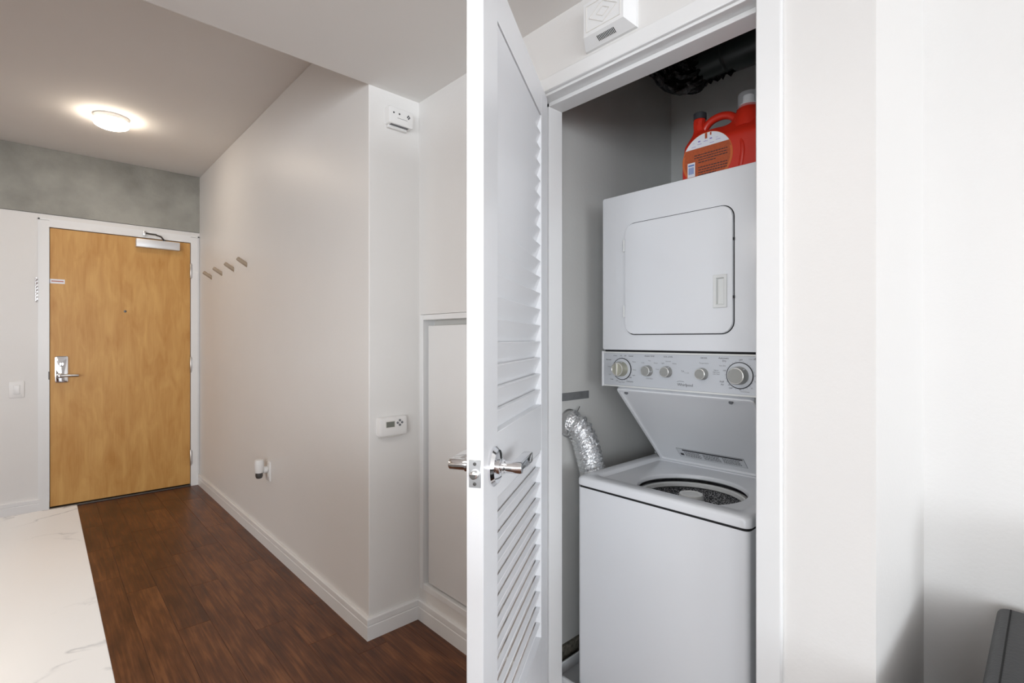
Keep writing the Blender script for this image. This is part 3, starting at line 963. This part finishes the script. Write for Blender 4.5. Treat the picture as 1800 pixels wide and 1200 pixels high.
    knob('control_knob', 0.400, 1.176, 0.0192, 0.021, 'knob_side', 0, 2.2)
    knob('control_knob', 0.520, 1.177, 0.0275, 0.034, 'knob_side', 0.0415, 0.8)
    bx('knob_grip', 'knob_metal', con, 0.0875, 0.0925, fy - 0.0385, fy - 0.033, Z(1.156), Z(1.202), 0.002)
    for s, x, z, sz in (('Whites', 0.060, 1.2275, .0058), ('OFF', 0.086, 1.2275, .0055), ('OFF', 0.104, 1.2275, .006), ('Casual', 0.128, 1.2275, .0075), ('Normal', 0.030, 1.212, .0075),
                        ('Soak', 0.045, 1.139, .007), ('OFF', 0.068, 1.134, .006), ('Delicates', 0.124, 1.1345, .0075), ('OFF', 0.126, 1.149, .0065),
                        ('WASH TEMP', 0.205, 1.2285, .0072), ('SOIL LEVEL', 0.278, 1.2285, .0072), ('DRYER', 0.405, 1.2275, .0072),
                        ('Automatic', 0.470, 1.2290, .0078), ('Dry', 0.472, 1.2205, .0078), ('Automatic', 0.580, 1.2290, .0078), ('Dry', 0.582, 1.2205, .0078),
                        ('Fluff', 0.464, 1.1545, .0078), ('Air', 0.466, 1.146, .0078), ('Timed', 0.578, 1.152, .0078), ('Dry', 0.578, 1.143, .0078), ('OFF', 0.492, 1.136, .0065),
                        ('OFF', 0.523, 1.2245, .0065), ('OFF', 0.473, 1.190, .0058), ('OFF', 0.569, 1.178, .0058)):
        bm = NB(); text_bm(bm, s, x, Z(z), sz, yt); obj('lettering', bm, 'print_dark', con)
    for s, x, z, sz in (('Heavy', 0.034, 1.186, .006), ('Light', 0.036, 1.157, .006), ('Heavy', 0.142, 1.207, .006), ('Rinse', 0.144, 1.178, .006), ('Light', 0.140, 1.158, .006),
                        ('Hot', 0.205, 1.213, .006), ('Warm', 0.230, 1.205, .006), ('Cold', 0.178, 1.205, .006), ('Cold Rinse', 0.205, 1.150, .006), ('Cool', 0.236, 1.184, .006),
                        ('Normal', 0.278, 1.213, .006), ('Light', 0.257, 1.206, .006), ('Heavy', 0.301, 1.206, .006), ('Temperature', 0.405, 1.211, .006),
                        ('Less Dry', 0.558, 1.228, .0058), ('Very Dry', 0.466, 1.205, .0058), ('Cool Down', 0.536, 1.128, .0055), ('Fabrics', 0.446, 1.190, .0055),
                        ('High Heat', 0.446, 1.184, .0055), ('Low Heat', 0.446, 1.178, .0055), ('10', 0.482, 1.157, .0058), ('20', 0.486, 1.146, .0058), ('30', 0.521, 1.133, .0058), ('60', 0.556, 1.140, .0058), ('70', 0.566, 1.160, .0058),
                        ('Super Wash', 0.088, 1.130, .0055)):
        bm = NB(); text_bm(bm, s, x, Z(z), sz, yt); obj('small_lettering', bm, 'print_grey', con)
    bm = NB()
    for k in range(24):
        a = 2 * PI * k / 24
        for (kx, kz, r0) in ((0.090, 1.179, 0.0425), (0.520, 1.177, 0.0435)):
            u = Vector((math.cos(a), 0, math.sin(a)))
            p = Vector((kx, yt, Z(kz)))
            tube(bm, [p + u * r0, p + u * (r0 + 0.002)], 0.0004, 4)
    obj('dial_ticks', bm, 'print_grey', con)['kind'] = 'stuff'
    bm = NB(); text_bm(bm, 'Whirlpool', 0.340, Z(1.136), 0.0135, yt)
    # swoosh over the brand lettering
    tube(bm, [(0.311, yt, Z(1.1455)), (0.320, yt, Z(1.1480)), (0.330, yt, Z(1.1475)), (0.336, yt, Z(1.1460))], 0.0005, 5)
    obj('brand_lettering', bm, 'print_dark', con)
    bm = NB(); text_bm(bm, 'TA', 0.331, Z(1.181), 0.009, yt); text_bm(bm, 'c c ar', 0.346, Z(1.177), 0.007, yt)
    obj('emblem_lettering', bm, 'print_grey', con)
    # --- dryer cabinet
    dz0, dz1 = 1.249, 1.8236
    bm = NB()
    prof = rrect(0.0, WW, dz0, dz1, 0.008, 4)
    def sh(d): return rrect(d, WW - d, dz0 + d, dz1 - d, 0.008, 4)
    loft(bm, [[(p[0], y, Z(p[1])) for p in lp] for lp, y in ((prof, 0.70), (prof, fy + 0.004), (sh(0.0012), fy + 0.0012), (sh(0.004), fy))], True, True)
    obj('dryer_cabinet', bm, 'appliance', t, True)
    bx('console_gap', 'gap_dark', t, 0.004, WW - 0.004, fy + 0.012, 0.40, Z(1.2405), Z(1.2495))
    # dryer door with recessed pull
    dx0, dx1, z0, z1 = 0.106, 0.501, 1.307, 1.708
    obj('door_gap', slab_xz(NB(), rrect(dx0 - 0.003, dx1 + 0.003, Z(z0 - 0.003), Z(z1 + 0.003), 0.041, 8), fy - 0.0006, fy + 0.003), 'gap_dark', t)
    hx0, hx1, hz0, hz1 = 0.441, 0.485, 1.388, 1.492
    pc = ((hx0 + hx1) / 2, Z((hz0 + hz1) / 2))
    A2 = [2 * PI * k / 240 for k in range(240)]
    def R2(x0, x1, a, b, r): return ray_loop(rrect(x0, x1, Z(a), Z(b), r, 8), pc, A2)
    bm = NB()
    lo = [(R2(dx0, dx1, z0, z1, 0.038), fy + 0.002), (R2(dx0, dx1, z0, z1, 0.038), fy - 0.006), (R2(dx0 + 0.0015, dx1 - 0.0015, z0 + 0.0015, z1 - 0.0015, 0.037), fy - 0.009),
          (R2(dx0 + 0.005, dx1 - 0.005, z0 + 0.005, z1 - 0.005, 0.035), fy - 0.010), (R2(hx0 + 0.004, hx1 - 0.004, hz0 + 0.004, hz1 - 0.004, 0.002), fy - 0.010),
          (R2(hx0 + 0.004, hx1 - 0.004, hz0 + 0.004, hz1 - 0.004, 0.002), fy - 0.003)]
    loft(bm, [[(p[0], y, p[1]) for p in lp] for lp, y in lo])
    dd = obj('dryer_door', bm, 'appliance', t, True)
    bm = NB()
    def r4(d, y): return [(hx0 + d, y, Z(hz0 + d)), (hx1 - d, y, Z(hz0 + d)), (hx1 - d, y, Z(hz1 - d)), (hx0 + d, y, Z(hz1 - d))]
    def r5(d, y): return [(hx0 + d, y, Z(hz0 + d)), (hx1 - d, y, Z(hz0 + d)), (hx1 - d, y, Z(hz1 - d)), (hx0 + d, y, Z(hz1 - d))]
    loft(bm, [r4(0, fy - 0.0098), r4(0.0, fy - 0.013), r4(0.001, fy - 0.014), r4(0.0085, fy - 0.0135), r4(0.010, fy - 0.0125), r4(0.012, fy - 0.003)], False, True)
    obj('door_pull', bm, 'appliance_plastic', dd)
    for z in (1.632, 1.391):
        bm = NB(); lathe(bm, [(0.0042, -0.022), (0.0042, 0.022)], 12, 'z', (dx0 - 0.0045, fy - 0.006, Z(z))); box(bm, dx0 - 0.008, dx0 - 0.001, fy - 0.004, fy + 0.001, Z(z - 0.022), Z(z + 0.022))
        obj('door_hinge', bm, 'appliance_plastic', dd, True)
    for z in (1.60, 1.42):
        bx('door_clip', 'gap_dark', dd, dx1 - 0.002, dx1 + 0.004, fy - 0.006, fy - 0.0005, Z(z - 0.004), Z(z + 0.004))
laundry()

# drain pan under the washer
def drain_pan():
    t = thing('drain_pan', 'white plastic drain pan on the floor under the washer', 'drain pan', (1.395, 1.285, 0.0), R90)
    bm = NB()
    w, dp, h = 0.745, 0.80, 0.055
    bx('pan_floor', 'pan_plastic', t, 0.0, w, 0.0, dp, 0.0015, 0.0118)
    for a in ((0, w, 0, 0.008), (0, w, dp - 0.008, dp), (0, 0.008, 0.008, dp - 0.008), (w - 0.008, w, 0.008, dp - 0.008)):
        bx('pan_rim', 'pan_plastic', t, a[0], a[1], a[2], a[3], 0.0118, h, 0.002, 1)
    bm.free()
drain_pan()

# things on the closet walls
def closet_things():
    struct(bx('baseboard_closet_inner', 'raw_base', None, XC + 0.114, XCB, YCL - 0.012, YCL, 0.004, 0.088), 'dirty unpainted skirting inside the laundry closet')
    o = bx('wall_strip', 'tape_grey', None, 1.42, 1.663, YCL - 0.003, YCL, 1.045, 1.076)
    o['label'] = 'dark grey strip on closet wall above the foil duct'; o['category'] = 'strip'
    # foil duct: wall collar, corrugated bend
    t = thing('foil_duct', 'crinkled silver foil dryer duct bending down beside the washer', 'duct', (0, 0, 0))
    path = spline([(1.535, YCL, 0.955), (1.537, 1.285, 0.953), (1.548, 1.262, 0.925), (1.567, 1.251, 0.87), (1.592, 1.248, 0.79), (1.62, 1.247, 0.69), (1.66, 1.247, 0.56), (1.70, 1.247, 0.46)], 12)
    bm = NB()
    rr = random.Random(5)
    rs, L_ = [], 0
    pts = []
    prev = path[0]
    dense = []
    for a, b in zip(path[:-1], path[1:]):
        for k in range(2):
            dense.append(a.lerp(b, k / 2))
    dense.append(path[-1])
    for p in dense:
        L_ += (p - prev).length
        prev = p
        rs.append(0.0480 + 0.0050 * math.sin(L_ * 2 * PI / 0.0200))
    tube(bm, dense, rs, 48)
    for v_ in bm.verts:
        v_.co += Vector((rr.uniform(-1, 1), rr.uniform(-1, 1), rr.uniform(-1, 1))) * 0.0012
    obj('flexible_duct', bm, 'foil', t)
    bm = NB()
    lathe(bm, [(0.054, YCL), (0.0565, YCL - 0.004), (0.052, YCL - 0.007), (0.0515, YCL - 0.030), (0.049, YCL - 0.032)], 40, 'y', (1.535, 0, 0.955))
    obj('wall_collar', bm, 'satin_metal', t, True)
    bm = NB(); tube(bm, [(1.575, YCL - 0.012, 0.995), (1.590, YCL - 0.014, 1.018)], 0.0016, 6); obj('clamp_wire', bm, 'dark_metal', t)
    # black vent duct near the closet ceiling
    t = thing('vent_duct', 'black pipe wrapped in crumpled plastic near the closet ceiling', 'duct', (0, 0, 0))
    yr = YN + 0.152
    bm = NB(); tube(bm, [(2.10, yr, 2.475), (2.10, 0.90, 2.475)], 0.073, 40); obj('duct_sleeve', bm, 'black_duct', t, True)
    bm = NB(); tube(bm, [(2.10, 0.88, 2.475), (2.10, 1.06, 2.472)], 0.062, 40); obj('pipe', bm, 'black_duct', t, True)
    bm = NB(); tube(bm, [(2.10, 0.925, 2.475), (2.10, 0.933, 2.475), (2.10, 0.941, 2.475)], [0.063, 0.067, 0.063], 40); obj('pipe_band', bm, 'black_duct', t, True)
    bm = NB()
    pth = spline([(2.10, 1.035, 2.472), (2.095, 1.075, 2.468), (2.075, 1.125, 2.475), (2.035, 1.165, 2.50), (1.98, 1.19, 2.53)], 6)
    rad = [0.060 + 0.026 * math.sin(PI * min(1, i / (len(pth) - 1) * 1.15)) for i in range(len(pth))]
    tube(bm, pth, rad, 64)
    rr = random.Random(9)
    ph = [rr.uniform(0, 6.28) for _ in range(6)]
    ctr = [Vector(p) for p in pth]
    for v_ in bm.verts:
        cpt = min(ctr, key=lambda q: (q - v_.co).length)
        d = v_.co - cpt
        a = math.atan2(d.z, d.x + 0.3 * d.y)
        k = 0.010 * math.sin(13 * a + ph[0]) + 0.006 * math.sin(29 * a + ph[1] + 40 * v_.co.y)
        v_.co += d.normalized() * k + Vector((rr.uniform(-1, 1), rr.uniform(-1, 1), rr.uniform(-1, 1))) * 0.002
    obj('plastic_wrap', bm, 'black_wrap', t)
    bm = NB(); tube(bm, spline([(2.0, 1.185, 2.52), (1.93, 1.20, 2.555), (1.84, 1.205, 2.61), (1.74, 1.205, 2.68), (1.70, 1.205, ZH - 0.012)], 6), 0.066, 36); obj('elbow', bm, 'black_duct', t, True)
    bm = NB()
    rr = random.Random(4)
    y = 0.90
    top, bot = [], []
    while y < 1.06:
        top.append((2.11, y, 2.422)); bot.append((2.112 + rr.uniform(-.008, .008), y + rr.uniform(-.004, .004), 2.408 - rr.uniform(0, 0.022)))
        y += 0.011
    for i in range(len(top) - 1):
        loft(bm, [[top[i], top[i + 1], bot[i + 1], bot[i]], [(p[0] + 0.0015, p[1], p[2]) for p in (top[i], top[i + 1], bot[i + 1], bot[i])]], True, True)
    obj('torn_edge', bm, 'black_wrap', t)
closet_things()

# detergent jug on the dryer
def detergent():
    t = thing('detergent_jug', 'red laundry detergent jug with clear cap on top of dryer', 'detergent jug', (1.745, 0.917, 1.8246), R90)
    D = 0.0625
    pts = [(0.004, 0.004), (0.012, 0.0), (0.30, 0.0), (0.312, 0.006), (0.314, 0.03), (0.306, 0.10), (0.290, 0.16), (0.262, 0.205), (0.246, 0.228), (0.244, 0.244),
           (0.186, 0.244), (0.184, 0.232), (0.170, 0.216), (0.160, 0.204), (0.140, 0.200), (0.115, 0.203), (0.092, 0.204), (0.075, 0.205), (0.066, 0.213), (0.060, 0.232), (0.059, 0.256), (0.029, 0.256), (0.027, 0.20), (0.012, 0.15), (0.003, 0.08)]
    sm = [(p.x, p.y) for p in spline([(q[0], q[1], 0) for q in pts + [pts[0]]], 4)[:-1]]
    me = curve_mesh([sm], D - 0.018, 0.018, 5)
    # thin the neck and spout towards the top
    for v in me.vertices:
        k = 1.0
        if v.co.z > 0.15:
            k = 1.0 - 0.66 * min(1, (v.co.z - 0.15) / 0.06)
        elif v.co.z < 0.02:
            k = 0.97
        v.co.y = v.co.y * k
        v.co.z = max(v.co.z, 0.001)
    body = obj('jug_body', me, 'red_plastic', t, True)
    bm = NB()
    tube(bm, spline([(0.056, 0, 0.196), (0.066, 0, 0.222), (0.088, 0, 0.240), (0.122, 0, 0.246), (0.152, 0, 0.239), (0.172, 0, 0.222), (0.186, 0, 0.205)], 6), [0.0135] * 37, 18)
    obj('handle', bm, 'red_plastic', t, True)
    bm = NB(); lathe(bm, [(0.0195, 0.20), (0.0195, 0.262)], 24, 'z', (0.044, 0, 0)); obj('spout', bm, 'red_plastic', t, True)
    bm = NB(); lathe(bm, [(0.0222, 0.257), (0.0222, 0.279), (0.019, 0.281)], 24, 'z', (0.044, 0, 0)); obj('spout_cap', bm, 'print_dark', t, True)
    bm = NB(); lathe(bm, [(0.050, 0.175), (0.047, 0.21), (0.040, 0.232), (0.033, 0.243), (0.031, 0.250)], 32, 'z', (0.216, 0, 0)); obj('neck', bm, 'red_plastic', t, True)
    bm = NB(); lathe(bm, [(0.026, 0.246), (0.026, 0.256), (0.019, 0.260), (0.017, 0.284), (0.010, 0.287)], 28, 'z', (0.216, 0, 0)); obj('pour_collar', bm, 'white_plastic', t, True)
    bm = NB()
    pr = [(0.0345, 0.236), (0.0345, 0.288), (0.032, 0.292), (0.0, 0.292), (0.0, 0.2905), (0.031, 0.2905), (0.033, 0.287), (0.033, 0.236)]
    loft(bm, [[(0.216 + max(r, 1e-5) * math.cos(2 * PI * k / 32), max(r, 1e-5) * math.sin(2 * PI * k / 32), z) for k in range(32)] for r, z in pr])
    obj('measuring_cap', bm, 'clear_plastic', t, True)
    # grooved grip on the right of the label
    bm = NB()
    tube(bm, spline([(0.214, -D + 0.006, 0.03), (0.222, -D + 0.006, 0.09), (0.212, -D + 0.012, 0.135), (0.196, -D + 0.026, 0.165)], 6), [0.010] * 6 + [0.010] * 12 + [0.005], 14)
    obj('grip_ridge', bm, 'red_plastic', t, True)
    # printed back label: disc cut by the base, white sky over brown text field
    yl = -D - 0.0006
    cx, cz, R = 0.100, 0.090, 0.090
    def seg(z0, z1, Rr, nm, m, y, th=0.0006):
        n = 22
        a0 = math.asin(max(-1, min(1, (z0 - cz) / Rr))); a1 = math.asin(max(-1, min(1, (z1 - cz) / Rr)))
        rt = [(cx + Rr * math.cos(a0 + (a1 - a0) * i / n), cz + Rr * math.sin(a0 + (a1 - a0) * i / n)) for i in range(n + 1)]
        lf = [(2 * cx - p[0], p[1]) for p in reversed(rt)]
        if abs(rt[-1][0] - lf[0][0]) < 1e-4: lf = lf[1:]
        poly = rt + lf
        bm = NB(); loft(bm, [[(p[0], y + th, p[1]) for p in poly], [(p[0], y, p[1]) for p in poly]], True, True)
        return obj(nm, bm, m, body)
    seg(0.010, 0.1795, R, 'label_field', 'label_orange', yl, 0.006)
    seg(0.012, 0.112, R - 0.008, 'label_text_field', 'label_brown', yl - 0.0004)
    seg(0.112, 0.132, R - 0.003, 'label_text_band', 'label_brown', yl - 0.0004)
    seg(0.132, 0.1775, R - 0.0015, 'label_picture_field', 'label_white', yl - 0.0004)
    bm = NB()
    rr = random.Random(2)
    for k in range(9):
        z = 0.106 - k * 0.0088
        if k == 4: continue
        x = 0.070 if k > 1 else 0.055
        xe = 0.172 - (0.0 if k not in (3, 8) else 0.04)
        while x < xe:
            w = rr.uniform(0.003, 0.011)
            box(bm, x, min(x + w, xe), yl - 0.0010, yl - 0.0006, z, z + 0.0030)
            x += w + 0.002
    obj('label_text_lines', bm, 'print_dark', body)
    bm = NB()
    for k in range(5):
        z = 0.139 + (k % 3) * 0.005
        box(bm, 0.045 + k * 0.022, 0.060 + k * 0.022, yl - 0.0010, yl - 0.0006, z, z + 0.0012)
        box(bm, 0.048 + k * 0.021, 0.056 + k * 0.021, yl - 0.0010, yl - 0.0006, 0.152, 0.1526 + 0.004 * (k % 2))
    obj('label_icons', bm, 'label_purple', body)
    bm = NB()
    box(bm, 0.094, 0.102, yl - 0.0010, yl - 0.0006, 0.158, 0.177); box(bm, 0.112, 0.117, yl - 0.0010, yl - 0.0006, 0.166, 0.176)
    obj('label_figures', bm, 'label_brown', body)
    bx('barcode_patch', 'label_white', body, 0.030, 0.058, yl - 0.0012, yl - 0.0004, 0.036, 0.086)
    bm = NB()
    for k in range(10):
        box(bm, 0.0335 + k * 0.0021, 0.0335 + k * 0.0021 + (0.0014 if k % 3 else 0.0008), yl - 0.0017, yl - 0.0011, 0.046, 0.070)
    box(bm, 0.033, 0.055, yl - 0.0017, yl - 0.0011, 0.074, 0.080)
    obj('barcode_lines', bm, 'label_blue', body)
detergent()

# ------------------------------------------------------------------ kitchen island (white quartz top)
def island():
    t = thing('kitchen_island', 'white quartz kitchen island with faint grey veins', 'island', (-0.42, 0.80, 0))
    x0, x1, y0, y1 = -0.50, 0.4785, -0.62, 0.686
    bx('countertop', 'quartz', t, x0, x1, y0, y1, 0.888, 0.92, 0.002)
    b = bx('cabinet_body', 'cabinet', t, x0 + 0.03, x1 - 0.25, y0 + 0.03, y1 - 0.03, 0.10, 0.888)
    bx('toe_kick', 'dark_metal', t, x0 + 0.08, x1 - 0.30, y0 + 0.06, y1 - 0.06, 0.0, 0.10)
    for k in range(3):
        ya = y0 + 0.035 + k * 0.415
        d = bx('cabinet_door', 'cabinet', t, x0 + 0.012, x0 + 0.03, ya, ya + 0.405, 0.115, 0.875, 0.002)
        bm = NB(); tube(bm, [(x0 + 0.004, ya + 0.36, 0.70), (x0 - 0.012, ya + 0.36, 0.70), (x0 - 0.012, ya + 0.36, 0.82), (x0 + 0.004, ya + 0.36, 0.82), (x0 + 0.012, ya + 0.36, 0.82)], 0.005, 8); obj('handle', bm, 'satin_metal', d, True)
island()

# ------------------------------------------------------------------ sofa in the corner
def sofa():
    t = thing('sofa', 'black upholstered sofa standing against the white living room wall', 'sofa', (1.40, -0.95, 0))
    def cush(nm, x0, x1, y0, y1, z0, z1, r):
        return bx(nm, 'sofa_black', t, x0, x1, y0, y1, z0, z1, r, 4)
    ye = 0.95 + 0.100
    arm = cush('armrest', -0.43, 0.43, ye - 0.20, ye, 0.13, 0.597, 0.02)
    cush('armrest', -0.43, 0.43, -ye, -ye + 0.20, 0.13, 0.597, 0.02)
    for s in (ye - 0.018, -ye + 0.182):
        pass
    bm = NB(); tube(bm, [(-0.42, ye - 0.026, 0.5972), (0.41, ye - 0.026, 0.5972)], 0.0018, 6); obj('seam', bm, 'sofa_seam', arm)
    cush('base', -0.42, 0.43, -ye + 0.2, ye - 0.2, 0.12, 0.28, 0.01)
    cush('backrest', 0.22, 0.43, -ye + 0.2, ye - 0.2, 0.28, 0.84, 0.04)
    for k in range(2):
        y0 = -ye + 0.205 + k * (2 * ye - 0.41) / 2
        cush('seat_cushion', -0.44, 0.215, y0, y0 + (2 * ye - 0.41) / 2 - 0.006, 0.282, 0.44, 0.035)
    for lx in (-0.36, 0.36):
        for ly in (-ye + 0.1, ye - 0.1):
            bm = NB(); lathe(bm, [(0.018, 0.0), (0.026, 0.135)], 16, 'z', (lx, ly, 0)); obj('leg', bm, 'dark_metal', t, True)
sofa()
